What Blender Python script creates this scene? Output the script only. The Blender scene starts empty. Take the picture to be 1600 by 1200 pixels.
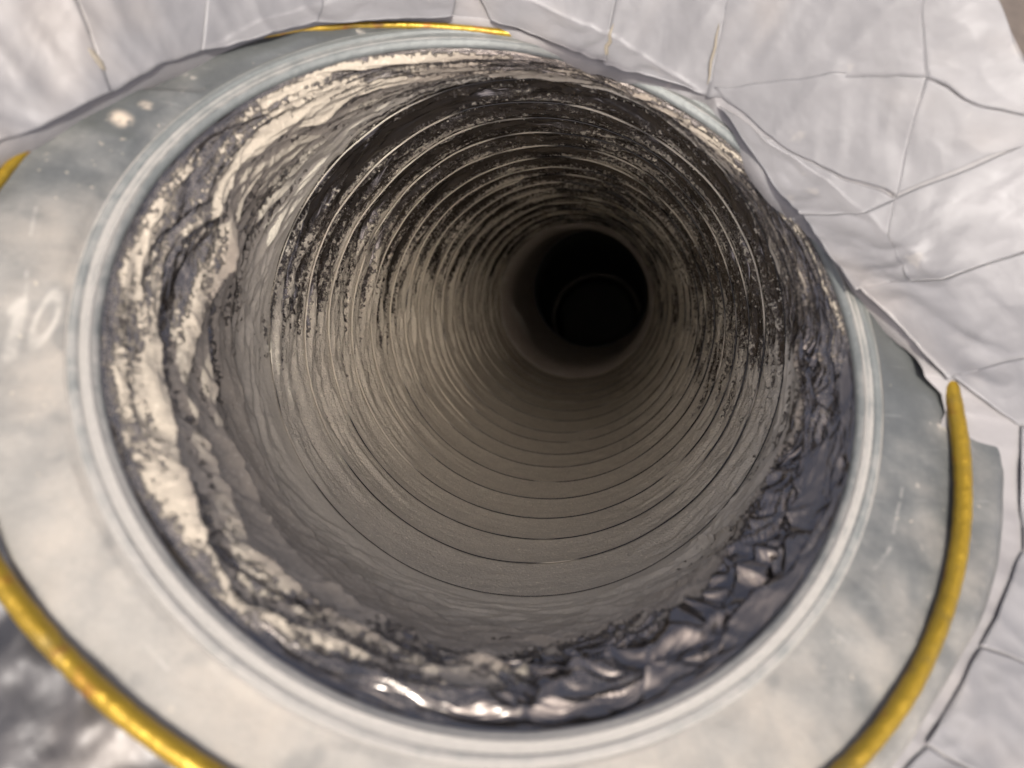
import bpy, math, random
import numpy as np
from mathutils import Matrix, Vector

# ------------------------------------------------------------------ camera, light
S = 0.1                       # metres per collar radius
F_PX = 1164.0
TILT, AZ = 0.470, 1.190       # how the collar plane leans in front of the lens
CAM_C = np.array([0.001, 0.191, -1.979])      # collar centre as seen from the camera
nrm = np.array([math.sin(TILT) * math.cos(AZ), math.sin(TILT) * math.sin(AZ), math.cos(TILT)])
ax = np.array([1.0, 0, 0]) - nrm * nrm[0]
ax /= np.linalg.norm(ax)
ay = np.cross(nrm, ax)
M = np.stack([ax, ay, nrm])   # camera axes -> collar axes (Z is the collar's normal, up)


def c2w(p):
    return (np.asarray(p, float) - CAM_C) @ M.T


sc = bpy.context.scene
COL = sc.collection
cam_data = bpy.data.cameras.new('camera')
cam = bpy.data.objects.new('camera', cam_data)
COL.objects.link(cam)
cam_data.sensor_width = 36
cam_data.lens = 36 * F_PX / 1600
cam_data.clip_start = 0.01
cam_data.clip_end = 100
CAMW = c2w([0, 0, 0])
mw = Matrix.Identity(4)
for i in range(3):
    for j in range(3):
        mw[i][j] = M[i][j]
    mw[i][3] = CAMW[i] * S
cam.matrix_world = mw
cam_data.dof.use_dof = True
cam_data.dof.focus_distance = 3.3 * S
cam_data.dof.aperture_fstop = 9.6
sc.camera = cam

SUN_CAM = np.array([0.08, -0.03, 1.0])     # the sun stands almost behind the photographer, in line with the duct
SUN = SUN_CAM @ M.T
SUN /= np.linalg.norm(SUN)
world = bpy.data.worlds.new('World')
sc.world = world
world.use_nodes = True
wn = world.node_tree
sky = wn.nodes.new('ShaderNodeTexSky')
sky.sky_type = 'NISHITA'
sky.air_density = 0.35
sky.dust_density = 5.0
sky.ozone_density = 0.0
sky.sun_disc = False
sky.sun_elevation = math.asin(SUN[2])
sky.sun_rotation = math.atan2(SUN[0], SUN[1])
wn.links.new(sky.outputs[0], wn.nodes['Background'].inputs[0])
wn.nodes['Background'].inputs[1].default_value = 0.15
sl = bpy.data.lights.new('sun', 'SUN')
sl.energy = 2.0
sl.angle = math.radians(0.5)
sl.color = (1.0, 0.98, 0.935)
so = bpy.data.objects.new('sun', sl)
COL.objects.link(so)
so.rotation_euler = Vector(SUN).to_track_quat('Z', 'Y').to_euler()
sc.view_settings.view_transform = 'Standard'
sc.view_settings.look = 'None'
sc.view_settings.exposure = 1.28
sc.view_settings.gamma = 1
sc.cycles.max_bounces = 12
sc.cycles.diffuse_bounces = 8
rng = np.random.default_rng(7)

# ------------------------------------------------------------------ numpy noise


def smooth(e0, e1, x):
    t = np.clip((x - e0) / (e1 - e0), 0, 1)
    return t * t * (3 - 2 * t)


def pnoise(u, v, per=0, seed=0):
    """gradient noise about -1..1; u wraps after per cells when per > 0"""
    r = np.random.default_rng(seed)
    perm = r.permutation(512)
    ga = r.uniform(0, 2 * math.pi, 512)
    gx, gy = np.cos(ga), np.sin(ga)
    ui, vi = np.floor(u).astype(int), np.floor(v).astype(int)
    fu, fv = u - ui, v - vi

    def corner(a, b):
        uu = (ui + a) % per if per else (ui + a)
        h = perm[(perm[uu % 512] + vi + b) % 512]
        return gx[h] * (fu - a) + gy[h] * (fv - b)
    su = fu * fu * fu * (fu * (fu * 6 - 15) + 10)
    sv = fv * fv * fv * (fv * (fv * 6 - 15) + 10)
    n0 = corner(0, 0) * (1 - su) + corner(1, 0) * su
    n1 = corner(0, 1) * (1 - su) + corner(1, 1) * su
    return (n0 * (1 - sv) + n1 * sv) * 1.5


# ------------------------------------------------------------------ materials
class Mat:
    def __init__(self, name):
        self.m = bpy.data.materials.new(name)
        self.m.use_nodes = True
        self.t = self.m.node_tree
        self.b = self.t.nodes['Principled BSDF']

    def n(self, typ, **kw):
        x = self.t.nodes.new(typ)
        for k, v in kw.items():
            setattr(x, k, v)
        return x

    def link(self, a, b):
        self.t.links.new(a, b)

    def put(self, sock, v):
        if isinstance(v, (int, float)):
            sock.default_value = v
        elif isinstance(v, tuple):
            sock.default_value = v if len(v) == len(sock.default_value) else (*v, 1)
        else:
            self.link(v, sock)

    def math(self, op, a, b=0.0, c=0.0, clamp=False):
        x = self.n('ShaderNodeMath', operation=op, use_clamp=clamp)
        for s, v in zip(x.inputs, (a, b, c)):
            self.put(s, v)
        return x.outputs[0]

    def noise(self, scale, vec=None, detail=3.0, rough=0.55, dist=0.0):
        x = self.n('ShaderNodeTexNoise')
        x.inputs['Scale'].default_value = scale
        x.inputs['Detail'].default_value = detail
        x.inputs['Roughness'].default_value = rough
        x.inputs['Distortion'].default_value = dist
        self.link(vec if vec is not None else self.obj(), x.inputs['Vector'])
        return x.outputs['Fac']

    def obj(self):
        if not hasattr(self, '_o'):
            self._o = self.n('ShaderNodeTexCoord').outputs['Object']
        return self._o

    def scaled(self, sx, sy, sz, vec=None, loc=(0, 0, 0), rot=(0, 0, 0)):
        x = self.n('ShaderNodeMapping')
        x.inputs['Scale'].default_value = (sx, sy, sz)
        x.inputs['Location'].default_value = loc
        x.inputs['Rotation'].default_value = rot
        self.link(vec if vec is not None else self.obj(), x.inputs['Vector'])
        return x.outputs[0]

    def attr(self, name, out='Fac'):
        x = self.n('ShaderNodeAttribute', attribute_name=name)
        return x.outputs[out]

    def step(self, v, lo, hi, a=0.0, b=1.0):
        x = self.n('ShaderNodeMapRange', interpolation_type='SMOOTHSTEP')
        self.put(x.inputs[0], v)
        for i, q in zip((1, 2, 3, 4), (lo, hi, a, b)):
            x.inputs[i].default_value = q
        return x.outputs[0]

    def mix(self, f, a, b):
        x = self.n('ShaderNodeMix', data_type='RGBA')
        self.put(x.inputs[0], f)
        self.put(x.inputs[6], a)
        self.put(x.inputs[7], b)
        return x.outputs[2]

    def bump(self, h, dist, strength=1.0, prev=None):
        x = self.n('ShaderNodeBump')
        x.inputs['Strength'].default_value = strength
        x.inputs['Distance'].default_value = dist
        self.link(h, x.inputs['Height'])
        if prev is not None:
            self.link(prev, x.inputs['Normal'])
        return x.outputs[0]

    def set(self, **kw):
        for k, v in kw.items():
            self.put(self.b.inputs[k.replace('_', ' ')], v)
        return self.m


def film_material(name, pamp, gamp, rough, dustcol, veil_lo, veil_hi, bump_d, wrk, wu, wv_, film_metal, pscale, sscale, samp):
    k = Mat(name)
    sv = k.attr('flow', 'Vector')                      # x round the duct, y along it
    streak = k.noise(1.0, k.scaled(sscale[0], sscale[0], sscale[1], sv), 5, 0.65)
    patch = k.noise(1.0, k.scaled(pscale[0], pscale[0], pscale[1], sv), 5, 0.62, 0.6)
    grain = k.noise(780, None, 3, 0.7)
    crumb = k.noise(420, None, 2, 0.6)
    f = k.math('ADD', k.attr('dust'), k.math('MULTIPLY', k.math('SUBTRACT', streak, 0.5), samp))
    f = k.math('ADD', f, k.math('MULTIPLY', k.math('SUBTRACT', patch, 0.5), pamp))
    f = k.math('ADD', f, k.math('MULTIPLY', k.math('SUBTRACT', grain, 0.5), gamp))
    f = k.math('ADD', f, k.math('MULTIPLY', k.math('SUBTRACT', crumb, 0.5), gamp * 0.8))
    m = k.step(f, 0.36, 0.60)
    veil = k.step(f, -0.25, 0.5, veil_lo, veil_hi)           # thin grey powder even where the film shows
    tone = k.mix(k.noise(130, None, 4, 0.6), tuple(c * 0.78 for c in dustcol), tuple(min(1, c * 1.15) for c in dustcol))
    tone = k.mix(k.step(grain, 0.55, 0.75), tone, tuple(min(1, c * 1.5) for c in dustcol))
    if name.endswith('mouth'):                         # dust colour painted lighter further in, offsetting the shade there
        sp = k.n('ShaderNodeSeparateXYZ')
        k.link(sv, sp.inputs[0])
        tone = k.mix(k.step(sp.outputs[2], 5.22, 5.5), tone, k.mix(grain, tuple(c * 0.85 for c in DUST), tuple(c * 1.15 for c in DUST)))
    filmc = k.mix(veil, (0.150, 0.134, 0.122), (0.24, 0.215, 0.185))
    col = k.mix(m, filmc, tone)
    r = k.math('MULTIPLY_ADD', m, 0.95 - rough, rough)
    r = k.math('MAXIMUM', r, k.math('MULTIPLY', veil, 1.3))
    h = k.math('ADD', k.math('MULTIPLY', m, 0.7), k.math('MULTIPLY', k.math('MULTIPLY', grain, m), 0.9))
    wr = k.noise(1.0, k.scaled(wu, wu, wv_, sv), 3, 0.5, 0.5)
    nb = k.bump(k.math('ADD', k.math('MULTIPLY', h, bump_d), k.math('MULTIPLY', k.math('SUBTRACT', 1.0, m), k.math('MULTIPLY', wr, wrk))), 0.001, 1.0)
    spec = k.math('MULTIPLY_ADD', m, -0.45, 0.55)
    metal = k.math('MULTIPLY', k.math('SUBTRACT', 1.0, m), k.math('MULTIPLY_ADD', veil, -1.2, film_metal), clamp=True)
    return k.set(Base_Color=col, Roughness=r, Normal=nb, Specular_IOR_Level=spec, Metallic=metal)


DUST = (0.57, 0.522, 0.425)  # dust inside the duct, lightened to make up for its shade
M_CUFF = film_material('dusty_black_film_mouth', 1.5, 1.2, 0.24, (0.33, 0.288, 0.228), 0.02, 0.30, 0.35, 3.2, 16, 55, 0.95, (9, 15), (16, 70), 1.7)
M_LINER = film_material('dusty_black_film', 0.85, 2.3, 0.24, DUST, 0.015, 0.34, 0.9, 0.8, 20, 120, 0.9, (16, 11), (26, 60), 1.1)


def wire_material():
    k = Mat('film_covered_wire')
    f = k.math('ADD', k.attr('dust'), k.math('MULTIPLY', k.math('SUBTRACT', k.noise(500), 0.5), 1.6))
    m = k.step(k.attr('dust'), 0.2, 0.6)
    return k.set(Base_Color=k.mix(m, (0.012, 0.011, 0.012), DUST), Roughness=k.math('MULTIPLY_ADD', m, 0.75, 0.12))


M_WIRE = wire_material()


def seg_mask(k, p, q, w, soft):
    """soft stroke between two points (object space, metres)"""
    vx, vy = q[0] - p[0], q[1] - p[1]
    L = math.hypot(vx, vy)
    ang = math.atan2(vy, vx)
    mp = k.n('ShaderNodeMapping', vector_type='TEXTURE')
    mp.inputs['Location'].default_value = ((p[0] + q[0]) / 2, (p[1] + q[1]) / 2, 0)
    mp.inputs['Rotation'].default_value = (0, 0, ang)
    k.link(k.obj(), mp.inputs['Vector'])
    sp = k.n('ShaderNodeSeparateXYZ')
    k.link(mp.outputs[0], sp.inputs[0])
    dx = k.math('MAXIMUM', k.math('SUBTRACT', k.math('ABSOLUTE', sp.outputs[0]), L / 2), 0.0)
    d = k.math('SQRT', k.math('ADD', k.math('MULTIPLY', dx, dx), k.math('MULTIPLY', sp.outputs[1], sp.outputs[1])))
    return k.step(d, w - soft, w + soft, 1.0, 0.0)


def ring_mask(k, c, rx, ry, rot, w, soft):
    mp = k.n('ShaderNodeMapping', vector_type='TEXTURE')
    mp.inputs['Location'].default_value = (c[0], c[1], 0)
    mp.inputs['Rotation'].default_value = (0, 0, rot)
    mp.inputs['Scale'].default_value = (rx, ry, 1)
    k.link(k.obj(), mp.inputs['Vector'])
    sp = k.n('ShaderNodeSeparateXYZ')
    k.link(mp.outputs[0], sp.inputs[0])
    d = k.math('SQRT', k.math('ADD', k.math('MULTIPLY', sp.outputs[0], sp.outputs[0]), k.math('MULTIPLY', sp.outputs[1], sp.outputs[1])))
    d = k.math('ABSOLUTE', k.math('SUBTRACT', d, 1.0))
    return k.step(d, w - soft, w + soft, 1.0, 0.0)


def px2w(x, y, H):
    """point of the photograph's ray that lies on the height field H (a number or a function), collar units"""
    d = np.array([(x - 800) / F_PX, -(y - 600) / F_PX, -1.0]) @ M.T
    z = 0.0
    for _ in range(80):
        t = (z - CAMW[2]) / d[2]
        p = CAMW + d * t
        zn = H(p[0], p[1]) if callable(H) else H
        z = 0.5 * z + 0.5 * float(zn)
    t = (z - CAMW[2]) / d[2]
    return CAMW + d * t


def galvanised():
    k = Mat('dusty_galvanised_steel')
    sp = k.n('ShaderNodeSeparateXYZ')
    k.link(k.obj(), sp.inputs[0])
    n1 = k.noise(22, None, 5, 0.6)
    n2 = k.noise(90, None, 4, 0.65)
    n3 = k.noise(700, None, 2, 0.6)
    scr = k.noise(1.0, k.scaled(60, 900, 60, None, (0, 0, 0), (0, 0, 0.9)), 3, 0.6)
    # dust lies on the lower and left side of the collar, bare steel on the upper left and the right
    dd = k.math('ADD', k.math('MULTIPLY', sp.outputs[1], -7.0), k.math('MULTIPLY', sp.outputs[0], -3.0))
    dd = k.math('ADD', dd, k.math('MULTIPLY', k.math('SUBTRACT', n1, 0.5), 1.3))
    dd = k.math('ADD', dd, k.math('MULTIPLY', k.math('SUBTRACT', n2, 0.5), 0.8))
    dust = k.step(dd, -0.25, 1.1, 0.03, 0.97)
    spots = k.step(n2, 0.64, 0.70)
    dust = k.math('MAXIMUM', dust, k.math('MULTIPLY', k.math('MULTIPLY', spots, k.step(n1, 0.5, 0.6)), 0.75))
    # wiped-off blue grey blots in the dust
    blot = k.step(k.noise(55, k.scaled(1, 1, 1, None, (0.31, 0.7, 0)), 2, 0.5), 0.62, 0.72)
    dust = k.math('MULTIPLY', dust, k.math('SUBTRACT', 1.0, k.math('MULTIPLY', blot, 0.45)))
    # hand marked figures on the left side
    P = [px2w(x, y, 0.0) * S for x, y in ((33, 478), (14, 556), (22, 486), (34, 474), (72, 497))]
    one = k.math('MAXIMUM', seg_mask(k, P[0], P[1], 0.0014, 0.0010), seg_mask(k, P[2], P[3], 0.0013, 0.0009))
    a = px2w(72, 455, 0) * S
    b = px2w(72, 540, 0) * S
    c = px2w(52, 497, 0) * S
    d = px2w(92, 497, 0) * S
    zero = ring_mask(k, P[4], np.linalg.norm(c - d) / 2 * 0.78, np.linalg.norm(a - b) / 2 * 0.86, -0.12, 0.28, 0.2)
    fig = k.math('MULTIPLY', k.math('MAXIMUM', one, zero), k.step(n2, 0.3, 0.6, 0.25, 0.6))
    dark = seg_mask(k, px2w(140, 203, 0) * S, px2w(205, 218, 0) * S, 0.0012, 0.0022)  # dark reflection by the lapped seam, painted into the steel colour
    bl = [px2w(x, y, 0) * S for x, y in ((122, 178), (135, 182), (190, 192), (196, 196), (160, 160), (205, 144), (228, 172))]
    blob = k.math('MAXIMUM', seg_mask(k, bl[0], bl[1], 0.0022, 0.0016), seg_mask(k, bl[2], bl[3], 0.002, 0.0016))
    blob = k.math('MAXIMUM', blob, k.math('MULTIPLY', seg_mask(k, bl[4], bl[5], 0.0008, 0.0012), 0.7))
    blob = k.math('MAXIMUM', blob, seg_mask(k, bl[6], bl[6] + np.array([0.001, 0, 0]), 0.001, 0.0012))
    blob = k.math('MULTIPLY', blob, k.step(k.noise(260), 0.35, 0.55))
    scratch = None
    for p_, q_, w_ in (((1412, 762), (1398, 832), 0.00028), ((1392, 856), (1368, 888), 0.00035), ((1376, 498), (1424, 538), 0.0006), ((60, 330), (52, 372), 0.0003), ((44, 428), (40, 470), 0.0003), ((230, 1010), (262, 1046), 0.00025), ((1300, 985), (1326, 1004), 0.0003)):
        sm = seg_mask(k, px2w(*p_, 0) * S, px2w(*q_, 0) * S, w_, 0.0005)
        scratch = sm if scratch is None else k.math('MAXIMUM', scratch, sm)
    wipe = None
    for p_, q_, w_ in (((1362, 965), (1372, 985), 0.0022), ((1346, 1080), (1350, 1100), 0.0024), ((1428, 905), (1426, 960), 0.0014), ((1290, 880), (1300, 890), 0.0016)):
        sm = seg_mask(k, px2w(*p_, 0) * S, px2w(*q_, 0) * S, w_, 0.0022)
        wipe = sm if wipe is None else k.math('MAXIMUM', wipe, sm)
    dust = k.math('MULTIPLY', dust, k.math('SUBTRACT', 1.0, k.math('MULTIPLY', wipe, 0.5)))
    specks = k.step(k.noise(420, None, 2, 0.5), 0.70, 0.76)
    steel = k.mix(n2, (0.050, 0.054, 0.053), (0.108, 0.114, 0.112))
    steel = k.mix(k.step(scr, 0.62, 0.76, 0, 0.22), steel, (0.32, 0.32, 0.30))
    steel = k.mix(k.math('MULTIPLY', dark, 0.8), steel, (0.06, 0.065, 0.06))
    pale = k.mix(n3, (0.228, 0.213, 0.186), (0.283, 0.264, 0.232))
    warm = k.mix(k.step(n1, 0.4, 0.7, 0, 0.7), pale, (0.30, 0.26, 0.21))
    col = k.mix(dust, steel, warm)
    col = k.mix(k.math('MULTIPLY', k.math('MULTIPLY', scratch, 0.45), k.step(k.noise(330, None, 2), 0.35, 0.6)), col, (0.36, 0.34, 0.30))
    col = k.mix(k.math('MULTIPLY', specks, 0.5), col, (0.40, 0.35, 0.27))
    col = k.mix(fig, col, (0.37, 0.345, 0.30))
    col = k.mix(blob, col, (0.34, 0.285, 0.22))
    keep = k.math('MAXIMUM', k.math('MAXIMUM', dust, fig), blob)
    met = k.math('MULTIPLY_ADD', keep, -0.35, 0.35)
    rg = k.math('MULTIPLY_ADD', keep, 0.45, 0.47)
    h = k.math('ADD', k.math('MULTIPLY', n3, 0.35), k.math('MULTIPLY', dust, k.noise(300, None, 4, 0.7)))
    return k.set(Base_Color=col, Metallic=met, Roughness=rg, Normal=k.bump(h, 0.0005, 0.7))


M_STEEL = galvanised()


def rim_material():
    k = Mat('dusty_steel_rim')
    sp = k.n('ShaderNodeSeparateXYZ')
    k.link(k.obj(), sp.inputs[0])
    n2 = k.noise(120, None, 4, 0.65)
    dd = k.math('ADD', k.math('MULTIPLY', sp.outputs[1], -5.0), k.math('MULTIPLY', sp.outputs[0], -1.5))
    dd = k.math('ADD', dd, k.math('MULTIPLY', k.math('SUBTRACT', n2, 0.5), 1.2))
    dd = k.math('ADD', dd, k.math('MULTIPLY', k.attr('dust'), 1.0))
    dust = k.step(dd, -0.1, 0.6, 0.08, 0.95)
    col = k.mix(dust, k.mix(n2, (0.10, 0.11, 0.105), (0.17, 0.18, 0.17)), k.mix(k.noise(600), (0.21, 0.198, 0.178), (0.26, 0.245, 0.22)))
    return k.set(Base_Color=col, Metallic=k.math('MULTIPLY_ADD', dust, -0.45, 0.45), Roughness=k.math('MULTIPLY_ADD', dust, 0.35, 0.55),
                 Normal=k.bump(k.noise(500, None, 3), 0.0004, 0.6))


M_RIM = rim_material()


def golden():
    k = Mat('golden_yellow_cord')
    n = k.noise(60, None, 4, 0.6)
    st = k.step(k.noise(130, None, 3, 0.6), 0.56, 0.68)
    col = k.mix(n, (0.22, 0.135, 0.006), (0.36, 0.23, 0.012))
    col = k.mix(k.math('MULTIPLY', st, 0.8), col, (0.26, 0.10, 0.012))
    dirt = k.step(k.noise(75, k.scaled(1, 1, 1, None, (3, 1, 2)), 4, 0.65), 0.55, 0.72)
    col = k.mix(k.math('MULTIPLY', dirt, 0.75), col, (0.16, 0.115, 0.03))
    return k.set(Base_Color=col, Metallic=0.6, Roughness=k.math('MULTIPLY_ADD', n, 0.35, 0.2), Coat_Weight=0.4, Coat_Roughness=0.12,
                 Normal=k.bump(k.noise(260, None, 3), 0.0009, 0.6))


M_GOLD = golden()


def foil(name, a, b, metal, rough):
    k = Mat(name)
    n = k.noise(40, None, 5, 0.6, 0.5)
    cr = k.noise(60, None, 3, 0.5, 0.2)
    warm = k.step(k.noise(16, None, 3), 0.48, 0.68)
    col = k.mix(n, a, b)
    col = k.mix(k.math('MULTIPLY', warm, 0.35), col, (0.30, 0.26, 0.22))
    spots = k.step(k.noise(70, k.scaled(1, 1, 1, None, (5, 2, 1)), 3, 0.6), 0.66, 0.74)
    col = k.mix(k.math('MULTIPLY', spots, 0.25), col, (0.32, 0.29, 0.25))
    return k.set(Base_Color=col, Metallic=metal, Roughness=k.math('MULTIPLY_ADD', cr, 0.3, rough), Normal=k.bump(cr, 0.002, 0.5))


M_FOIL = foil('crumpled_foil_facing', (0.115, 0.112, 0.112), (0.185, 0.18, 0.179), 0.14, 0.42)
M_FOILB = foil('foil_jacket_under', (0.15, 0.143, 0.14), (0.20, 0.19, 0.186), 0.1, 0.45)
M_SHEET = foil('dark_grey_plastic', (0.022, 0.0215, 0.0225), (0.05, 0.048, 0.049), 0.25, 0.25)


def plain(name, col, rough, metal=0.0, var=0.25, scale=80):
    k = Mat(name)
    n = k.noise(scale, None, 4, 0.6)
    return k.set(Base_Color=k.mix(n, tuple(c * (1 - var) for c in col), tuple(min(1, c * (1 + var)) for c in col)), Roughness=rough, Metallic=metal,
                 Normal=k.bump(n, 0.001, 0.4))


M_GLUE = plain('yellow_glue', (0.16, 0.137, 0.10), 0.6)
M_PIPE = plain('dusty_steel_pipe', (0.27, 0.238, 0.20), 0.8, 0.0)
M_LIP = plain('sleeve_lip', (0.16, 0.142, 0.12), 0.8)
M_SLEEVE = plain('dark_sleeve', (0.02, 0.019, 0.018), 0.7)
M_GROUND = plain('brown_ground', (0.075, 0.06, 0.048), 0.95, 0, 0.5, 12)
M_CRUMB = plain('dust_crumbs', DUST, 0.95, 0, 0.25, 300)


# ------------------------------------------------------------------ mesh helpers
def mesh_obj(name, V, Fq, mat, parent=None, attrs=None, shade=True):
    V = np.asarray(V, np.float32) * S
    Fq = np.asarray(Fq, np.int32)
    me = bpy.data.meshes.new(name)
    k = Fq.shape[1]
    me.vertices.add(len(V))
    me.vertices.foreach_set('co', V.ravel())
    me.loops.add(Fq.size)
    me.loops.foreach_set('vertex_index', Fq.ravel())
    me.polygons.add(len(Fq))
    me.polygons.foreach_set('loop_start', np.arange(0, Fq.size, k, dtype=np.int32))
    me.polygons.foreach_set('loop_total', np.full(len(Fq), k, np.int32))
    me.update(calc_edges=True)
    me.polygons.foreach_set('use_smooth', np.full(len(Fq), shade, bool))
    for an, av in (attrs or {}).items():
        av = np.asarray(av, np.float32)
        at = me.attributes.new(an, 'FLOAT' if av.ndim == 1 else 'FLOAT_VECTOR', 'POINT')
        at.data.foreach_set('value' if av.ndim == 1 else 'vector', av.ravel())
    me.materials.append(mat)
    o = bpy.data.objects.new(name, me)
    COL.objects.link(o)
    o.parent = parent
    return o


def grid_faces(nr, nc, wrap):
    i, j = np.meshgrid(np.arange(nr - 1), np.arange(nc if wrap else nc - 1), indexing='ij')
    j2 = (j + 1) % nc
    a, b, c, d = i * nc + j, i * nc + j2, (i + 1) * nc + j2, (i + 1) * nc + j
    return np.stack([a, b, c, d], -1).reshape(-1, 4)


def tag(o, label=None, cat=None, group=None, kind=None):
    for k, v in (('label', label), ('category', cat), ('group', group), ('kind', kind)):
        if v:
            o[k] = v
    return o


def empty(name, loc=(0, 0, 0)):
    o = bpy.data.objects.new(name, None)
    o.empty_display_size = 0.02
    COL.objects.link(o)
    o.location = loc
    return o


def resample(pl, n):
    L = np.concatenate([[0], np.cumsum(np.linalg.norm(np.diff(pl, axis=0), axis=1))])
    s = np.linspace(0, L[-1], n)
    return np.stack([np.interp(s, L, pl[:, c]) for c in range(pl.shape[1])], -1)


# ------------------------------------------------------------------ the duct's path
TDIR = np.array([0.1186, 0.1375, -1.0])
RT = 0.95
DEPTH = [2.72, 3.06, 3.35, 3.66, 3.99, 4.35, 4.70, 5.05, 5.45, 5.80, 6.30, 6.80, 7.30, 7.80, 8.35, 8.90, 9.40]
NQ = len(DEPTH) - 1


def centre(d):
    d = np.asarray(d, float)
    return np.stack([0.1186 * d - 0.304, 0.1375 * d - 0.248, -d], -1)


tn = TDIR / np.linalg.norm(TDIR)
TA = np.array([1.0, 0, 0]) - tn * tn[0]
TA /= np.linalg.norm(TA)
TB = np.cross(TA, tn)
if TB[1] < 0:
    TB = -TB
RA = np.array([1.0, 0, 0]) - nrm * nrm[0]
RA /= np.linalg.norm(RA)
RB = np.cross(nrm, RA)


def rim_factor(th):
    """the collar is a little out of round"""
    return 1 + RF[0] + sum(RF[2 * i - 1] * np.cos(i * th) + RF[2 * i] * np.sin(i * th) for i in (1, 2, 3))


_pts = np.array([(160, 560), (175, 430), (200, 340), (260, 240), (430, 130), (520, 95), (640, 70), (760, 68), (860, 80), (960, 110), (1060, 165), (1130, 205), (1220, 300), (1290, 400), (1330, 500), (1345, 600), (1340, 680), (1310, 800), (1260, 900), (1200, 980), (1100, 1060), (1000, 1110), (900, 1140), (800, 1148), (700, 1135), (600, 1105), (500, 1060), (400, 1000), (300, 900), (230, 820), (180, 730), (162, 650)], float)
_w = np.array([px2w(x, y, 0.0) for x, y in _pts])
_th = np.arctan2(_w[:, 1], _w[:, 0])
_A = np.stack([np.ones(len(_th))] + [f(i * _th) for i in (1, 2, 3) for f in (np.cos, np.sin)], 1)
RF = np.linalg.lstsq(_A, np.hypot(_w[:, 0], _w[:, 1]) - 1, rcond=None)[0]

NT = 1080
TH = np.linspace(0, 2 * math.pi, NT, endpoint=False)


def ring_axes(th):
    return np.cos(th)[..., None] * TA + np.sin(th)[..., None] * TB


def angw(th, a, wd):
    """smooth weight round angle a (degrees) of half width wd"""
    dd = np.abs((np.degrees(th) - a + 180) % 360 - 180)
    return 1 - smooth(wd * 0.45, wd, dd)


def crumple(u, v, per, seed, octs=4):
    """sharp creased relief 0..1"""
    out = np.zeros_like(u)
    amp, tot = 1.0, 0
    w1 = pnoise(u, v * 0.5, per, seed + 50)
    for o in range(octs):
        f = 2 ** o
        out += amp * (1 - np.abs(pnoise(u * f, v * f + 0.6 * w1, per * f, seed + o)) * 1.6)
        tot += amp
        amp *= 0.5
    return out / tot


def liner_disp(q, th):
    """inward offset of the pleated wall at rib number q"""
    bot, lef = angw(th, 262, 75), angw(th, 180, 70)
    warp = (0.07 + 0.07 * angw(th, 80, 100)) * pnoise(th / (2 * math.pi) * 9, q * 0.9, 9, 3) + (0.02 + 0.03 * angw(th, 80, 100)) * pnoise(th / (2 * math.pi) * 30, q * 0.8, 30, 4)
    fr = (q + warp * (1 - 0.6 * bot)) % 1.0
    belly = np.sin(math.pi * fr) ** 0.62
    deep = 0.020 - 0.010 * bot + 0.022 * angw(th, 90, 80)
    out = -deep * belly
    # slack film between the ribs: folds running round the duct
    fold = crumple(th / (2 * math.pi) * 8, q * 4.2 + 0.5 * np.sin(2 * th), 8, 11, 4) - 0.55
    ul = angw(th, 105, 150)
    half = np.clip(1 - np.abs((fr * 2) % 1.0 - 0.5 - 0.2 * pnoise(th / (2 * math.pi) * 16, q * 1.7, 16, 13)) / 0.3, 0, 1)
    out = out + 0.024 * ul * half * np.clip(0.6 + 1.4 * pnoise(th / (2 * math.pi) * 12, q * 1.3 + 7, 12, 14), 0, 1.3)
    slack = 0.050 - 0.045 * bot - 0.012 * lef + 0.02 * ul
    out = out + slack * fold * belly
    diag = crumple(th / (2 * math.pi) * 22 + q * 0.0, q * 1.1, 22, 23, 3) - 0.6
    out = out + 0.020 * angw(th, -20, 65) * diag * belly
    return out, fr


def wall_point(d, th, off):
    return centre(d) + ring_axes(th) * (RT - off)[..., None]


duct = empty('flexible_duct', tuple(c2w(centre(5.0)) * 0))
tag(duct, 'black pleated flexible duct lined with dust, running down into the dark from the steel collar', 'duct')

# ---- liner
ROWS = 36
q = np.linspace(0, NQ, NQ * ROWS + 1)
d = np.interp(q, np.arange(NQ + 1), DEPTH)
Q, T = np.meshgrid(q, TH, indexing='ij')
D = np.repeat(d[:, None], NT, 1)
off, fr = liner_disp(Q, T)
P = wall_point(D, T, off)
crest = np.clip(1 - np.minimum(fr, 1 - fr) / 0.16, 0, 1)
far_side = smooth(0.0, 0.12, fr) * (1 - smooth(0.12, 0.45, fr))
low = pnoise(T / (2 * math.pi) * 14, Q * 0.9, 14, 31)
lowa = pnoise(T / (2 * math.pi) * 10, Q * 0.7, 10, 36) + 0.6 * pnoise(T / (2 * math.pi) * 40, Q * 2.5, 40, 37)
bot = angw(T + 0.30 * lowa, 258, 125)
lef = angw(T, 185, 80)
rig = angw(T, 5, 70)
top = angw(T, 95, 75)
relief = off - (off[np.clip(np.arange(len(q)) - 6, 0, None)] + off[np.clip(np.arange(len(q)) + 6, None, len(q) - 1)]) / 2
dust = (-0.27 + 1.5 * bot + 0.10 * lef + 0.10 * rig - 0.12 * top + 0.50 * crest * (1 - 0.8 * bot) + 0.5 * low * (1 - 0.8 * bot)
        + np.clip(relief * 26, -0.40, 0.5) + smooth(6, 10, Q) * 0.25)
flow = np.stack([np.cos(T) / (2 * math.pi), np.sin(T) / (2 * math.pi), Q * 0.11], -1)
dust0 = dust
mesh_obj('liner', c2w(P.reshape(-1, 3)), grid_faces(len(q), NT, True), M_LINER, duct, {'dust': dust.ravel(), 'flow': flow.reshape(-1, 3)})

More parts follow.
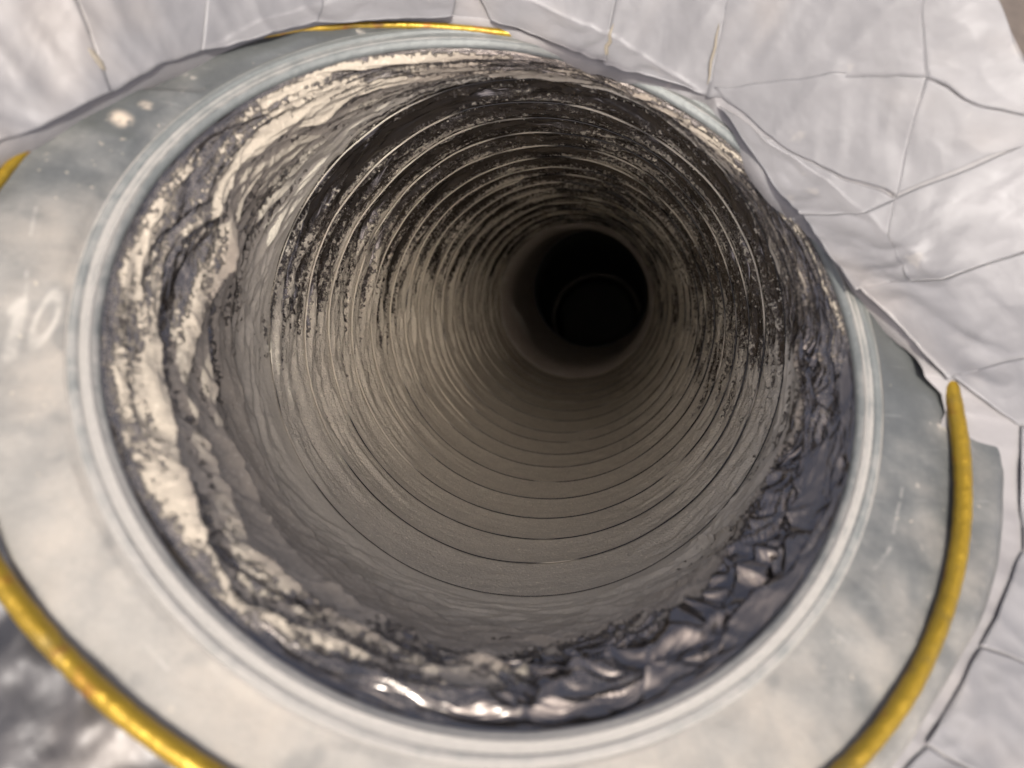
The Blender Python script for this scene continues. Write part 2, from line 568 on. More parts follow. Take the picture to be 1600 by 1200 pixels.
# ---- gathered mouth of the film, from under the collar lip to the first rib
NC = 260
t = np.linspace(0, 1, NC)
TT, T = np.meshgrid(t, TH, indexing='ij')
rimr = (rim_factor(TH) * 1.0 + 0.002)[:, None]
rim_p = CAM_C + rimr * (np.cos(TH)[:, None] * RA + np.sin(TH)[:, None] * RB) - nrm * 0.019
_o0, _ = liner_disp(np.zeros(NT), TH)
r0_p = wall_point(np.full(NT, DEPTH[0]), TH, _o0)
gap = np.linalg.norm(r0_p - rim_p, axis=1)[:, None]
inward0 = -(np.cos(TH)[:, None] * RA + np.sin(TH)[:, None] * RB)
t0 = (-nrm * 0.5 + inward0 * 0.5) * gap
t1 = (tn * 1.0) * gap * 0.9
h00, h10 = 2 * TT ** 3 - 3 * TT ** 2 + 1, TT ** 3 - 2 * TT ** 2 + TT
h01, h11 = -2 * TT ** 3 + 3 * TT ** 2, TT ** 3 - TT ** 2
P = h00[..., None] * rim_p + h10[..., None] * t0 + h01[..., None] * r0_p + h11[..., None] * t1
inw = -(np.cos(T)[..., None] * TA + np.sin(T)[..., None] * TB)
lef, bot, rig, top = angw(T, 180, 80), angw(T, 262, 75), angw(T, 0, 70), angw(T, 90, 75)
br = angw(T, 312, 62)
U = T / (2 * math.pi)
env = smooth(0.0, 0.05, TT) * (1 - smooth(0.86, 1.0, TT))
slant = U * 1.0
sl2 = np.sin(2 * (T + 0.75)) / 2
nfold = 4
# the folds one can follow in the film, traced as curves on its surface: (photo pixels, height, softness, bare)
FOLDS = [
    ([(375, 286), (343, 326), (303, 400), (281, 459), (270, 504), (268, 578), (276, 667), (298, 741), (328, 796), (373, 865), (453, 952), (500, 990), (560, 1025), (640, 1055), (700, 1065), (800, 1075), (860, 1080)], .075, .11, 0.0),
    ([(430, 240), (388, 281), (323, 375), (306, 420), (298, 519), (306, 618), (326, 702), (358, 756), (407, 835), (475, 920), (540, 970), (600, 1000), (660, 1025), (730, 1040), (800, 1045), (880, 1040)], .055, .09, 0.0),
    ([(380, 400), (350, 479), (352, 578), (373, 672), (417, 766), (477, 840), (530, 900), (600, 942), (700, 975), (800, 995), (880, 990)], .040, .12, 0.0),
    ([(259, 345), (222, 489), (219, 588), (227, 657), (237, 727), (259, 806), (288, 855), (340, 925), (400, 975)], .055, .08, 0.1),
    ([(430, 1000), (520, 1050), (600, 1085), (680, 1105), (780, 1112), (860, 1105)], .045, .06, 0.5),
    ([(470, 1045), (560, 1085), (640, 1110), (720, 1125)], .035, .05, 0.6),
    ([(240, 400), (290, 330), (350, 260), (430, 190), (520, 140)], .060, .10, 0.1),
    ([(205, 420), (240, 350), (300, 280), (350, 225), (420, 170)], .050, .06, 0.3),
    ([(820, 985), (875, 979), (919, 968), (963, 950), (1021, 924), (1052, 908), (1100, 880)], .030, .07, 0.6),
    ([(800, 1125), (875, 1101), (950, 1067), (1021, 1028), (1087, 1008), (1123, 952), (1158, 899), (1202, 851), (1229, 797), (1251, 740), (1260, 678)], .085, .07, 0.9),
    ([(1080, 1015), (1120, 990), (1160, 955), (1195, 910), (1229, 864), (1255, 800)], .050, .04, 0.9),
    ([(800, 1085), (875, 1067), (963, 1050), (1021, 1023), (1060, 995)], .040, .05, 0.7),
    ([(900, 930), (955, 908), (1052, 864), (1140, 802), (1185, 749), (1211, 691), (1220, 640)], .040, .07, 0.2),
    ([(990, 890), (1030, 873), (1123, 837), (1193, 800), (1220, 750)], .035, .05, 0.4),
    ([(1210, 930), (1251, 873), (1273, 802), (1300, 713), (1310, 640)], .050, .05, 0.7),
    ([(1080, 1065), (1114, 1045), (1158, 992), (1210, 940), (1250, 880)], .040, .04, 0.8),
    ([(960, 1105), (1030, 1075), (1090, 1040), (1130, 1005)], .040, .04, 0.8),
    ([(860, 1125), (930, 1105), (1000, 1075)], .035, .035, 0.8),
    ([(1175, 300), (1205, 360), (1228, 430), (1250, 500), (1262, 570), (1265, 640)], .055, .06, 0.4),
    ([(1225, 440), (1255, 500), (1285, 560), (1302, 620), (1310, 690)], .045, .05, 0.6),
    ([(1150, 320), (1190, 400), (1208, 480), (1216, 560), (1214, 630), (1204, 690)], .045, .08, 0.0),
    ([(430, 215), (520, 152), (620, 118), (760, 102), (900, 122), (1020, 172), (1110, 245), (1160, 320)], .050, .10, 0.0),
    ([(480, 130), (560, 98), (660, 82), (780, 82), (880, 98)], .035, .06, 0.2),
    ([(900, 105), (1000, 140), (1080, 190), (1150, 255), (1200, 330)], .035, .06, 0.1),
]
bpx = np.stack([P[..., 0] / -P[..., 2] * F_PX + 800, 600 - P[..., 1] / -P[..., 2] * F_PX], -1)
sub = bpx[::2, ::3]
tan = np.gradient(P, axis=0)
tan /= np.linalg.norm(tan, axis=-1, keepdims=True)
lip = np.zeros_like(TT)
dfold = np.zeros_like(TT)
for fpx, fa, fw, fbare in FOLDS:
    fp = np.array(fpx, float)
    dens = resample(fp, 60)
    hit = []
    for x_, y_ in dens:
        kmin = np.argmin((sub[..., 0] - x_) ** 2 + (sub[..., 1] - y_) ** 2)
        ii, jj = np.unravel_index(kmin, sub.shape[:2])
        hit.append((t[ii * 2], TH[jj * 3]))
    hit = np.array(hit)
    th0 = hit[len(hit) // 2, 1]
    rel = (hit[:, 1] - th0 + math.pi) % (2 * math.pi) - math.pi
    od = np.argsort(rel)
    rel, tk = rel[od], hit[od, 0]
    tk = np.convolve(np.pad(tk, 3, 'edge'), np.ones(7) / 7, 'valid')
    rth = (TH - th0 + math.pi) % (2 * math.pi) - math.pi
    tkk = np.interp(rth, rel, tk)
    ends = smooth(rel[0] - 0.02, rel[0] + 0.22, rth) * (1 - smooth(rel[-1] - 0.22, rel[-1] + 0.02, rth))
    wob = 0.010 * pnoise(TH / (2 * math.pi) * 40, np.full(NT, fa * 90), 40, 64) + 0.0015 * pnoise(TH / (2 * math.pi) * 110, np.full(NT, fa * 90), 110, 65)
    dist = (tkk + wob - TT) * gap[:, 0][None, :] * 1.25
    amp = fa * ends * (0.75 + 0.5 * pnoise(TH / (2 * math.pi) * 16, np.full(NT, fa * 50), 16, 66))
    g0, g1 = np.exp(-np.maximum(dist, 0) / fw), np.exp(-(np.maximum(dist, 0) / (0.55 * fw)) ** 2)
    one = np.where(dist > 0, g0 * (1 - fbare) + g1 * fbare, np.exp(np.minimum(dist, 0) / (0.009 + 0.008 * fbare))) * amp
    lip = np.maximum(lip, one) + 0.25 * np.minimum(lip, one)
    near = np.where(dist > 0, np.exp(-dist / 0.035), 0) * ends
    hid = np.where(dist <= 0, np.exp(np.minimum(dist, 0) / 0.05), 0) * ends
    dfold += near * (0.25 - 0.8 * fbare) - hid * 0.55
# creases running round the mouth, pulled oblique, and sharp little facets where the film is bare
ca = crumple(U * 11, TT * 8 + 2.6 * sl2 + 0.8 * pnoise(U * 9, TT * 3, 9, 70), 11, 71, 2) - 0.6
cb = crumple(U * 7, TT * 5 + 3.2 * sl2, 7, 81, 2) - 0.6
cc = crumple(U * 20, TT * 11 + 3.4 * sl2, 20, 86, 2) - 0.6
cr = 0.020 * ca + 0.020 * cb + 0.012 * cc
fn = pnoise(U * 8, TT * 6.5 + 1.0 * sl2, 8, 121) * 1.3 + 0.45 * pnoise(U * 17, TT * 11 + 2.2 * sl2, 17, 122)
facet = np.abs((fn * 1.5) % 2 - 1) - 0.5
fn2 = pnoise(U * 22 + 5, TT * 15 + 2.0 * sl2, 22, 123)
facet = facet * 0.021 + 0.007 * (np.abs((fn2 * 2.2) % 2 - 1) - 0.5)
nA = pnoise(U * 9, TT * 8 + 1.5 * sl2, 9, 131) + 0.35 * pnoise(U * 26, TT * 20 + 3.5 * sl2, 26, 132)
nB = pnoise(U * 15, TT * 7 - 0.8 * sl2, 15, 133) + 0.35 * pnoise(U * 40, TT * 22, 40, 134)
nC = pnoise(U * 24, TT * 16 + 3.0 * sl2, 24, 135)
ridge = np.exp(-(nA / 0.085) ** 2) + 0.8 * np.exp(-(nB / 0.08) ** 2) + 0.5 * np.exp(-(nC / 0.10) ** 2)
facet = facet + 0.019 * ridge
facet = facet * (1 - smooth(0.35, 0.7, TT)) * (0.32 + 0.72 * br + 0.4 * rig)
fine = 0.004 * (crumple(U * 90, TT * 16, 90, 91, 2) - 0.6)
P = P + inw * ((lip + cr + fine + facet) * env * np.clip(gap[:, 0][None, :] / 0.8, 0.35, 1.0))[..., None] + tan * (0.55 * lip * env)[..., None]
lowc = pnoise(U * 18, TT * 2.5, 18, 33)
dustc = (0.36 + 0.24 * lef + 0.12 * angw(T, 225, 60) + 0.22 * top * (1 - smooth(0.55, 0.9, TT)) - 0.10 * rig - 0.36 * br * (1 - smooth(0.45, 0.9, TT)) + 0.25 * lowc
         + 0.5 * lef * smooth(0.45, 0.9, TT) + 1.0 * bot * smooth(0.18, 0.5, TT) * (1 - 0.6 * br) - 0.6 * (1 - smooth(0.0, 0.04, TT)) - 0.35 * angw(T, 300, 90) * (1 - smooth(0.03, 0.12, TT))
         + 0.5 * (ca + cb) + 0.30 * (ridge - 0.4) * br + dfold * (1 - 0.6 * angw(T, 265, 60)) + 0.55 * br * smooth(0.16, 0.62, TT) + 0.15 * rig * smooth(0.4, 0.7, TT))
flow = np.stack([np.cos(T) / (2 * math.pi), np.sin(T) / (2 * math.pi), TT * 0.5 + 5], -1)
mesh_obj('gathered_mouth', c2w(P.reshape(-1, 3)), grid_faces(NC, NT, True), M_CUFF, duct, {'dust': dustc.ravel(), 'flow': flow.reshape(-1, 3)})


# ---- wire ribs, one ring per turn, each pushing the film inward
def tube_along(C, U1, U2, r, nseg):
    a = np.linspace(0, 2 * math.pi, nseg, endpoint=False)
    V = C[:, None, :] + r[:, None, None] * (np.cos(a)[None, :, None] * U1[:, None, :] + np.sin(a)[None, :, None] * U2[:, None, :])
    n = len(C)
    i, j = np.meshgrid(np.arange(n), np.arange(nseg), indexing='ij')
    i2, j2 = (i + 1) % n, (j + 1) % nseg
    Fq = np.stack([i * nseg + j, i2 * nseg + j, i2 * nseg + j2, i * nseg + j2], -1).reshape(-1, 4)
    return V.reshape(-1, 3), Fq


NR = 360
thr = np.linspace(0, 2 * math.pi, NR, endpoint=False)
for kq in range(0, NQ):
    warp = (0.07 + 0.07 * angw(thr, 80, 100)) * pnoise(thr / (2 * math.pi) * 9, np.full(NR, kq * 0.9), 9, 3) + (0.02 + 0.03 * angw(thr, 80, 100)) * pnoise(thr / (2 * math.pi) * 30, np.full(NR, kq * 0.8), 30, 4)
    qq = np.clip(kq - warp * (1 - 0.6 * angw(thr, 262, 75)), 0, NQ)
    dd = np.interp(qq, np.arange(NQ + 1), DEPTH)
    Cc = wall_point(dd, thr, np.full(NR, 0.004))
    rad = ring_axes(thr)
    V, Fq = tube_along(Cc, rad, np.repeat(tn[None], NR, 0), (0.0042 if kq else 0.0026) * (1 - 0.35 * angw(thr, 265, 80)), 6)
    dr = 0.9 * angw(thr, 165, 75) + 0.38 * angw(thr, 75, 80) + 0.2 * angw(thr, 0, 60) - 0.05 + 0.75 * pnoise(thr / (2 * math.pi) * 20, np.full(NR, kq * 3.3), 20, 44)
    if kq == 0:
        dr = dr - 0.35
    mesh_obj('wire_rib', c2w(V), Fq, M_WIRE, duct, {'dust': np.repeat(dr, 6)})

# ---- loose crumbs of dust clinging to the ridges of the upper and side walls
nc = 9000
cq = rng.integers(0, 11, nc) + np.abs(rng.normal(0, 0.16, nc))
ct = np.radians(rng.choice([160, 110, 70, 20, -5], nc, p=[.3, .25, .2, .15, .1]) + rng.normal(0, 22, nc))
keep = pnoise(ct / (2 * math.pi) * 22 % 22, cq * 2.0, 22, 77) > -0.05
cq, ct = cq[keep], ct[keep]
co, _ = liner_disp(cq, ct)
cp = wall_point(np.interp(cq, np.arange(NQ + 1), DEPTH), ct, co + 0.001)
cs_ = (0.0018 + 0.0045 * rng.random(len(cq)) ** 3)[:, None, None]
octa = np.array([[1, 0, 0], [-1, 0, 0], [0, 1, 0], [0, -1, 0], [0, 0, 1], [0, 0, -1]], float)
V = cp[:, None] + octa[None] * cs_ * (0.7 + 0.6 * rng.random((len(cq), 6, 1)))
of = np.array([[0, 2, 4], [2, 1, 4], [1, 3, 4], [3, 0, 4], [2, 0, 5], [1, 2, 5], [3, 1, 5], [0, 3, 5]])
Fq = (np.arange(len(cq)) * 6)[:, None, None] + of[None]
tag(mesh_obj('dust_crumbs', c2w(V.reshape(-1, 3)), Fq.reshape(-1, 3), M_CRUMB, duct), kind='stuff')

# ------------------------------------------------------------------ pipe at the bottom of the duct
pipe = empty('end_pipe', tuple(c2w(centre(9.4)) * 0))
tag(pipe, 'dull smooth metal pipe deep in the dark at the far end of the pleated duct', 'pipe')


def path_tube(name, cs, rs, mat, parent, n=96, thick=0.02):
    cs = np.asarray(cs, float)
    rs = np.asarray(rs, float)
    a = np.linspace(0, 2 * math.pi, n, endpoint=False)
    rows = []
    for sgn, add in ((1, 0.0),):
        order = range(len(cs)) if sgn > 0 else range(len(cs) - 1, -1, -1)
        for i in order:
            rows.append(cs[i] + (rs[i] + add) * (np.cos(a)[:, None] * TA + np.sin(a)[:, None] * TB))
    V = np.concatenate(rows)
    return mesh_obj(name, c2w(V), grid_faces(len(rows), n, True), mat, parent)


BEND = np.array([0.18, 0.13, 0.0])                     # the pipe turns off a little past its mouth
path_tube('pipe_wall', [centre(9.25), centre(9.27), centre(10) + BEND * 0.3, centre(11.3) + BEND], [0.97, 0.90, 0.885, 0.885], M_PIPE, pipe)
e = np.array([0.1140, 0.0885, -1.0])
path_tube('inner_sleeve', [centre(11.3) + BEND, centre(11.32) + BEND, centre(12.5) + BEND * 0.8 + np.array([0, -0.12, 0]), e * 14.6, e * 15.0, e * 18], [0.886, 0.85, 0.86, 0.87, 0.87, 0.87], M_SLEEVE, pipe)
path_tube('sleeve_lip', [e * 14.6, e * 14.62, e * 14.9], [0.868, 0.82, 0.81], M_LIP, pipe)
a = np.linspace(0, 2 * math.pi, 64, endpoint=False)
V = np.concatenate([[e * 18.02], e * 17.9 + 0.95 * (np.cos(a)[:, None] * TA + np.sin(a)[:, None] * TB)])
mesh_obj('end_plate', c2w(V), [[0, 1 + i, 1 + (i + 1) % 64] for i in range(64)], M_SLEEVE, pipe)

# ------------------------------------------------------------------ steel collar
collar = empty('steel_collar')
tag(collar, 'galvanised steel collar with wide dusty flange hand marked 10 round the duct mouth', 'collar')
NF = 720
tf = np.linspace(0, 2 * math.pi, NF, endpoint=False)
rf = rim_factor(tf)


def flange_out(th):
    return 1.385 - 0.125 * angw(th, 230, 50) + 0.035 * angw(th, -5, 40) + 0.006 * pnoise(th / (2 * math.pi) * 12, np.zeros_like(th), 12, 5)


def lathe(name, prof, mat, close=False, wob=0.0, attrs=None, seed=0):
    prof = np.asarray(prof, float)
    rows = [np.stack([r * rf * np.cos(tf), r * rf * np.sin(tf), np.full(NF, z) + wob * pnoise(tf / (2 * math.pi) * 16, np.full(NF, i * 0.2), 16, seed)], -1) for i, (r, z) in enumerate(prof)]
    if close:
        rows.append(rows[0])
    du = np.repeat(np.asarray(attrs if attrs is not None else np.zeros(len(rows)), float), NF)
    return mesh_obj(name, np.concatenate(rows), grid_faces(len(rows), NF, True), mat, collar, {'dust': du})


# flange plate with dents, a lapped seam on the upper left, and a thickness
rows = []
seam = math.radians(148)
kk = 40
for i in range(kk):
    f = i / (kk - 1)
    ro = flange_out(tf)
    r = (1.072 * rf) * (1 - f) + ro * f
    x, y = r * np.cos(tf), r * np.sin(tf)
    z = 0.010 * pnoise(x * 3 + 9, y * 3 + 9, 0, 15) + 0.004 * pnoise(x * 9 + 40, y * 9 + 40, 0, 16)
    dl = (tf - seam - 0.25 * (f - 0.3))
    z = z + 0.014 * smooth(0, 0.012, dl) * (1 - smooth(0.5, 0.9, dl))
    z = z * smooth(0, 0.12, f) - 0.02 * smooth(0.9, 1.0, f) ** 2
    rows.append(np.stack([x, y, z], -1))
rows.append(rows[-1] * np.array([1, 1, 1]) + np.array([0, 0, -0.014]))
mesh_obj('flange', np.concatenate(rows), grid_faces(len(rows), NF, True)[:, ::-1], M_STEEL, collar)
# rolled bead
aa = np.linspace(0, math.pi, 11)
lathe('rolled_bead', [(1.072, -0.001), (1.069, -0.002)] + [(1.056 + 0.011 * math.cos(q_), 0.0045 * math.sin(q_)) for q_ in aa] + [(1.042, -0.001)], M_RIM, False, 0.002, np.array([0.3, 0.5, 0.2] + [0] * 9 + [0.1, 0.3]), 6)
# sloping band and folded lip inside the bead
lathe('folded_lip', [(1.043, -0.001), (1.034, -0.001), (1.026, 0.000)] + [(1.021 + 0.004 * math.cos(q_), 0.0005 + 0.003 * math.sin(q_)) for q_ in aa] + [(1.012, -0.004), (1.004, -0.008), (1.002, -0.013), (1.0, -0.018), (1.0, -0.024), (1.012, -0.026), (1.012, -0.04)], M_RIM, False, 0.0015,
      np.array([0.6, 0.4, 0.3] + [0.25] * 4 + [0.8] * 3 + [0.5] * 4 + [0.1, 0.0, 0, 0, 0, 0, 0]), 7)

# ------------------------------------------------------------------ golden cord round the flange
YPX = [(10, 880), (60, 975), (130, 1070), (250, 1175), (1490, 640), (1510, 760), (1500, 880), (1470, 990), (1410, 1090), (1330, 1180), (400, 55), (480, 42), (600, 35), (700, 33), (-6, 290), (8, 248), (790, 42), (900, 62), (1000, 92), (1100, 134)]
yw = np.array([px2w(x, y, 0.018) for x, y in YPX])
yt, yr = np.arctan2(yw[:, 1], yw[:, 0]), np.hypot(yw[:, 0], yw[:, 1])
YA = np.stack([np.ones(len(yt))] + [f(i * yt) for i in (1, 2, 3) for f in (np.cos, np.sin)], 1)
YF = np.linalg.solve(YA.T @ YA + 0.03 * np.diag([0, 1, 1, 1, 1, 2, 2]), YA.T @ yr)
NY = 900
ty = np.linspace(0, 2 * math.pi, NY, endpoint=False)


def cord_radius(th):
    return YF[0] + sum(YF[2 * i - 1] * np.cos(i * th) + YF[2 * i] * np.sin(i * th) for i in (1, 2, 3))


cr_ = cord_radius(ty) + 0.004 * pnoise(ty / (2 * math.pi) * 14, np.zeros(NY), 14, 8)
Cy = np.stack([cr_ * np.cos(ty), cr_ * np.sin(ty), 0.016 - 0.016 * angw(ty, 100, 60) - 0.08 * angw(ty, 42, 42) + 0.004 * pnoise(ty / (2 * math.pi) * 10, np.ones(NY), 10, 9)], -1)
ry = 0.0225 * (1 - 0.35 * angw(ty, 163, 30)) * (1 - 0.45 * angw(ty, 100, 60)) * (1 + 0.05 * pnoise(ty / (2 * math.pi) * 60, np.zeros(NY), 60, 10) + 0.035 * np.abs(np.sin(ty * 75)))
V, Fq = tube_along(Cy, np.stack([np.cos(ty), np.sin(ty), 0 * ty], -1), np.repeat(np.array([[0, 0, 1.0]]), NY, 0), ry, 14)
cord = mesh_obj('sealing_cord', V, Fq, M_GOLD)
tag(cord, 'glossy golden yellow cord lying in a ring round the outer part of the dusty flange', 'cord')
print('cord fit', YF, 'rim fit', RF)

# ------------------------------------------------------------------ foil jacket round the collar
HT = np.array([  # angle, reference radius, height there, outward slope
    (-75, 1.40, -0.10, -0.10), (-45, 1.38, -0.045, -0.06), (-20, 1.38, -0.03, 0.0), (-12, 1.40, 0.015, 0.0), (-5, 1.38, 0.045, 0.05), (5, 1.38, 0.05, 0.15), (20, 1.25, 0.05, 0.95), (40, 1.10, 0.075, 1.6), (60, 1.08, 0.085, 1.55),
    (80, 1.15, 0.085, 1.35), (100, 1.25, 0.07, 1.3), (125, 1.2, 0.075, 1.2), (150, 1.2, 0.075, 0.95), (172, 1.3, 0.06, 0.25), (180, 1.35, 0.0, 0.0), (195, 1.38, -0.09, -0.15), (240, 1.38, -0.12, -0.25), (265, 1.40, -0.12, -0.18)], float)


def H(x, y):
    th = np.degrees(np.arctan2(y, x))
    rho = np.hypot(x, y)
    xs = np.concatenate([HT[:, 0] - 360, HT[:, 0], HT[:, 0] + 360])
    r0, h0, sl_ = (np.interp(th, xs, np.tile(HT[:, c], 3)) for c in (1, 2, 3))
    g = np.maximum(rho - r0, -0.03)
    return h0 + sl_ * g / (1 + 0.25 * np.maximum(g, 0))


INNER = [(-140, 330), (-60, 262), (0, 228), (60, 195), (110, 170), (180, 135), (250, 100), (335, 66), (420, 42), (500, 29), (600, 22), (700, 22), (775, 32), (815, 48), (860, 62), (930, 88), (990, 108), (1060, 130), (1110, 150), (1145, 190), (1190, 262), (1250, 325), (1300, 390), (1350, 455), (1420, 530), (1490, 592), (1550, 628), (1592, 668), (1612, 760), (1600, 860), (1565, 950), (1537, 1012), (1487, 1087), (1450, 1162), (1400, 1225), (1330, 1300)]
OUTER = [(-700, 300), (-640, 200), (-560, 100), (-500, 20), (-400, -60), (-300, -120), (-180, -170), (-60, -200), (60, -230), (180, -250), (320, -260), (460, -260), (600, -260), (740, -260), (800, -258), (880, -250), (1020, -230), (1160, -200), (1300, -160), (1400, -120), (1480, -75), (1530, -30), (1556, 5), (1580, 42), (1604, 85), (1660, 170), (1740, 270), (1830, 400), (1900, 540), (1950, 700), (1960, 860), (1950, 1000), (1900, 1140), (1830, 1260), (1700, 1360), (1560, 1420)]
inn = np.array([px2w(x, y, H) for x, y in INNER])
out_ = np.array([px2w(x, y, H) for x, y in OUTER])


jacket = empty('foil_jacket')
tag(jacket, 'crumpled silver grey foil jacket of lapped pieces above and right of the collar', 'insulation jacket')


def foil_relief(x, y, amp, seed):
    c = crumple(x * 2.6 + 40, y * 2.6 + 40, 0, seed, 3) if False else None
    a1 = pnoise(x * 3 + 50, y * 3 + 50, 0, seed)
    a2 = 1 - np.abs(pnoise(x * 6 + 50 + a1, y * 6 + 50 - a1, 0, seed + 1)) * 1.6
    a3 = 1 - np.abs(pnoise(x * 14 + 90 + a1, y * 14 + 70 - a1, 0, seed + 2)) * 1.6
    return amp * (1.2 * a1 + 0.8 * (a2 - 0.5) + 0.22 * (a3 - 0.5)) + 0.0055 * (crumple(x * 4.5 + 40, y * 4.5 + 40, 0, seed + 7, 2) - 0.6)


# the body under the lapped pieces
n1, n2 = 420, 90
tt_in = np.linspace(0, len(inn) - 1, n1)
I2 = np.stack([np.interp(tt_in, np.arange(len(inn)), inn[:, c]) for c in range(3)], -1)
O2 = np.stack([np.interp(tt_in, np.arange(len(out_)), out_[:, c]) for c in range(3)], -1)
w = np.linspace(0.007, 1, n2)[:, None, None]
G = I2[None] * (1 - w) + O2[None] * w
gx, gy = G[..., 0], G[..., 1]
jx = 0.012 * pnoise(tt_in * 0.9, np.zeros(n1), 0, 55)
dist_in = np.linalg.norm(G[..., :2] - I2[None, :, :2], axis=-1)
G[..., 2] = H(gx, gy) - 0.005 + foil_relief(gx, gy, 0.010, 100)
Glast = G[-1:].copy()
Glast[..., 2] -= 0.6
Gfirst = G[:1].copy()
ga = np.degrees(np.arctan2(Gfirst[..., 1], Gfirst[..., 0]))
pull = 0.16 * (1 - smooth(-12, 0, ga)) * (ga > -100)
Gfirst[..., :2] *= (1 - pull)[..., None]
Gfirst[..., 2] -= 0.015 + 0.05 * smooth(-8, 6, ga)
G = np.concatenate([Gfirst, G, Glast])
mesh_obj('jacket_body', G.reshape(-1, 3), grid_faces(len(G), n1, False), M_FOILB, jacket)

PANELS = [
    ([(-420, 40), (-420, -200), (85, -40), (158, 122)], [(-150, 325), (0, 226), (62, 193), (158, 146)][0:0], 3),
]
PANEL_QUADS = [   # corners: two along the outside, two along the inside
    ((-420, 60), (84, -90), (162, 140), (-140, 326)),
    ((88, -120), (335, -120), (314, 76), (168, 137)),
    ((338, -120), (505, -120), (498, 36), (320, 76)),
    ((508, -120), (722, -120), (702, 28), (500, 36)),
    ((726, -120), (990, -120), (942, 96), (770, 34)),
    ((994, -120), (1156, -120), (1106, 148), (945, 100)),
    ((1158, -120), (1424, -100), (1440, 124), (1108, 154)),
    ((1428, -96), (1552, 2), (1700, 225), (1446, 128)),
    ((1120, 146), (1442, 128), (1392, 308), (1215, 212)),
    ((1444, 134), (1700, 232), (1560, 236), (1394, 308)),
    ((1126, 172), (1212, 216), (1390, 314), (1246, 334)),
    ((1394, 316), (1720, 190), (1740, 350), (1424, 438)),
    ((1256, 340), (1390, 320), (1420, 440), (1334, 456)),
    ((1344, 455), (1740, 356), (1760, 500), (1486, 590)),
    ((1492, 590), (1770, 508), (1820, 690), (1594, 664)),
    ((1600, 672), (1820, 700), (1830, 880), (1604, 856)),
    ((1602, 864), (1830, 890), (1820, 1100), (1538, 1008)),
    ((1536, 1018), (1820, 1110), (1720, 1310), (1452, 1160)),
    ((1448, 1170), (1716, 1316), (1560, 1400), (1340, 1290)),
]
for ip, qd in enumerate(PANEL_QUADS):
    cs = np.array([px2w(x, y, H) for x, y in qd])
    size = max(np.linalg.norm(cs[0] - cs[1]), np.linalg.norm(cs[1] - cs[2]))
    nn = int(np.clip(size / 0.014, 40, 110))
    a_, b_ = np.meshgrid(np.linspace(0, 1, nn), np.linspace(0, 1, nn))
    G = ((1 - a_)[..., None] * (1 - b_)[..., None] * cs[0] + a_[..., None] * (1 - b_)[..., None] * cs[1]
         + a_[..., None] * b_[..., None] * cs[2] + (1 - a_)[..., None] * b_[..., None] * cs[3])
    ctr = cs.mean(0)
    G[..., :2] = ctr[:2] + (G[..., :2] - ctr[:2]) * 1.035
    x, y = G[..., 0].copy(), G[..., 1].copy()
    G[..., 0] += 0.010 * pnoise(x * 5 + 20, y * 5 + 20, 0, 200)
    G[..., 1] += 0.010 * pnoise(x * 5 + 70, y * 5 + 20, 0, 240)
    edge = np.minimum(np.minimum(a_, 1 - a_), np.minimum(b_, 1 - b_)) * size
    up = 0.0015 + 0.003 * ((ip * 7) % 5) / 4
    G[..., 2] = H(G[..., 0], G[..., 1]) + foil_relief(x, y, 0.011, 100) + foil_relief(x, y, 0.002, 300 + 5 * ip) + up * (0.7 + 0.3 * smooth(0, 0.1, edge)) + (0.003 if ip < 15 else 0.0005) + 0.007 * ((a_ - 0.5) * math.sin(ip * 2.4) + (b_ - 0.5) * math.cos(ip * 1.7)) * size
    # edge folded down so the piece has a thickness
    rimi = np.concatenate([np.arange(nn), np.arange(1, nn) * nn + nn - 1, (nn - 1) * nn + np.arange(nn - 2, -1, -1), np.arange(nn - 2, 0, -1) * nn])
    Vt = G.reshape(-1, 3)
    Vd = Vt[rimi] + np.array([0, 0, -0.0015])
    nb = len(rimi)
    side = np.stack([rimi, len(Vt) + np.arange(nb), len(Vt) + (np.arange(nb) + 1) % nb, np.roll(rimi, -1)], -1)
    mesh_obj('foil_piece', np.concatenate([Vt, Vd]), np.concatenate([grid_faces(nn, nn, False), side]), M_FOIL, jacket)

for (p, q2, wd) in (((140, 78), (166, 112), 0.011), ((944, 92), (958, 40), 0.008), ((1104, 134), (1122, 40), 0.008)):
    pa, pb = px2w(*p, H), px2w(*q2, H)
    nseg = 14
    f = np.linspace(0, 1, nseg)[:, None]
    Cg = pa * (1 - f) + pb * f
    tg = (pb - pa) / np.linalg.norm(pb - pa)
    sd = np.array([-tg[1], tg[0], 0])
    Cg = Cg + sd * (0.006 * pnoise(f[:, 0] * 4 + p[0], f[:, 0] * 0, 0, 3))[:, None]
    Cg[:, 2] = H(Cg[:, 0], Cg[:, 1]) + 0.006
    wr = wd * (0.25 + 0.75 * np.sin(math.pi * f[:, 0]) ** 0.6)
    a = np.linspace(0, 2 * math.pi, 8, endpoint=False)
    V = Cg[:, None] + wr[:, None, None] * (np.cos(a)[None, :, None] * sd + 0.5 * np.sin(a)[None, :, None] * np.array([0, 0, 1.0]))
    mesh_obj('glue_bead', V.reshape(-1, 3), grid_faces(nseg, 8, True), M_GLUE, jacket)

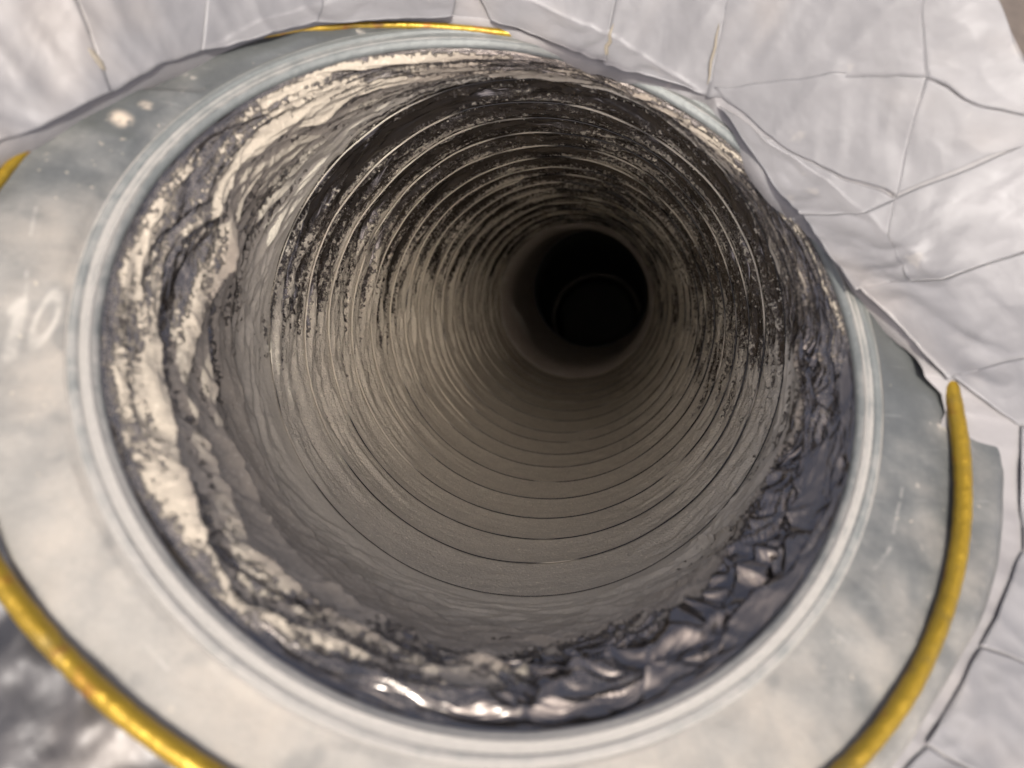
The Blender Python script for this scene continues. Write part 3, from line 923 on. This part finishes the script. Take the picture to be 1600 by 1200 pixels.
# ------------------------------------------------------------------ dark sheet below the flange on the near side
nth, nrr = 200, 60
ths = np.radians(np.linspace(186, 290, nth))
rr = np.linspace(0, 1, nrr)
TTh, RR = np.meshgrid(ths, rr, indexing='xy')
rad = (flange_out(TTh) - 0.05) * (1 - RR) + 2.3 * RR
x, y = rad * np.cos(TTh), rad * np.sin(TTh)
z = H(x, y) + foil_relief(x, y, 0.022, 400) - 0.01
z = np.minimum(z, -0.035)
G = np.stack([x, y, z], -1)
Gl = G[-1:].copy()
Gl[..., 2] -= 0.5
G = np.concatenate([G, Gl])
sheet = mesh_obj('plastic_sheet', G.reshape(-1, 3), grid_faces(len(G), nth, False), M_SHEET)
tag(sheet, 'dark grey wrinkled plastic sheet falling away below the flange at the lower left', 'plastic sheet')

# ------------------------------------------------------------------ ground far below
g = 40.0
gz = -14.0
xs = np.linspace(-g * 10, g * 10, 41)
X, Y = np.meshgrid(xs, xs)
ground = mesh_obj('ground', np.stack([X, Y, np.full_like(X, gz)], -1).reshape(-1, 3), grid_faces(41, 41, False), M_GROUND)
tag(ground, kind='structure')

# ------------------------------------------------------------------ the photographer's unseen head, added behind the lens and lobed to shade the duct
nu, nv = 48, 32
uu = np.linspace(0, 2 * math.pi, nu, endpoint=False)
vv = np.linspace(0.02, math.pi - 0.02, nv)
VV, UU = np.meshgrid(vv, uu, indexing='ij')
side = np.abs((UU + 1.05 + math.pi) % (2 * math.pi) - math.pi)
blocker_outline = 0.785 + 0.125 * np.clip(np.cos(UU - 0.5) * 1.5, 0, 1) + 0.06 * np.clip(1 - np.abs((UU - 0.1 + math.pi) % (2 * math.pi) - math.pi) / 0.6, 0, 1) + 0.06 * np.clip(np.cos(UU - 2.6), 0, 1) + 0.05 * np.clip(np.cos(UU + 1.9), 0, 1) + 0.05 * np.clip(1 - side / 0.6, 0, 1)  # lobes added to the outline to stop stray sun deep in the duct
hx, hy, hz = blocker_outline * np.sin(VV) * np.cos(UU), blocker_outline * np.sin(VV) * np.sin(UU), 0.95 * np.cos(VV)
head_c = np.array([0.394, 0.026, 3.0])
person = mesh_obj('photographer_head_blocker', c2w(np.stack([hx, hy, hz], -1).reshape(-1, 3) + head_c), grid_faces(nv, nu, True), plain('dark_hair', (0.05, 0.035, 0.025), 0.6))
tag(person, kind='structure')
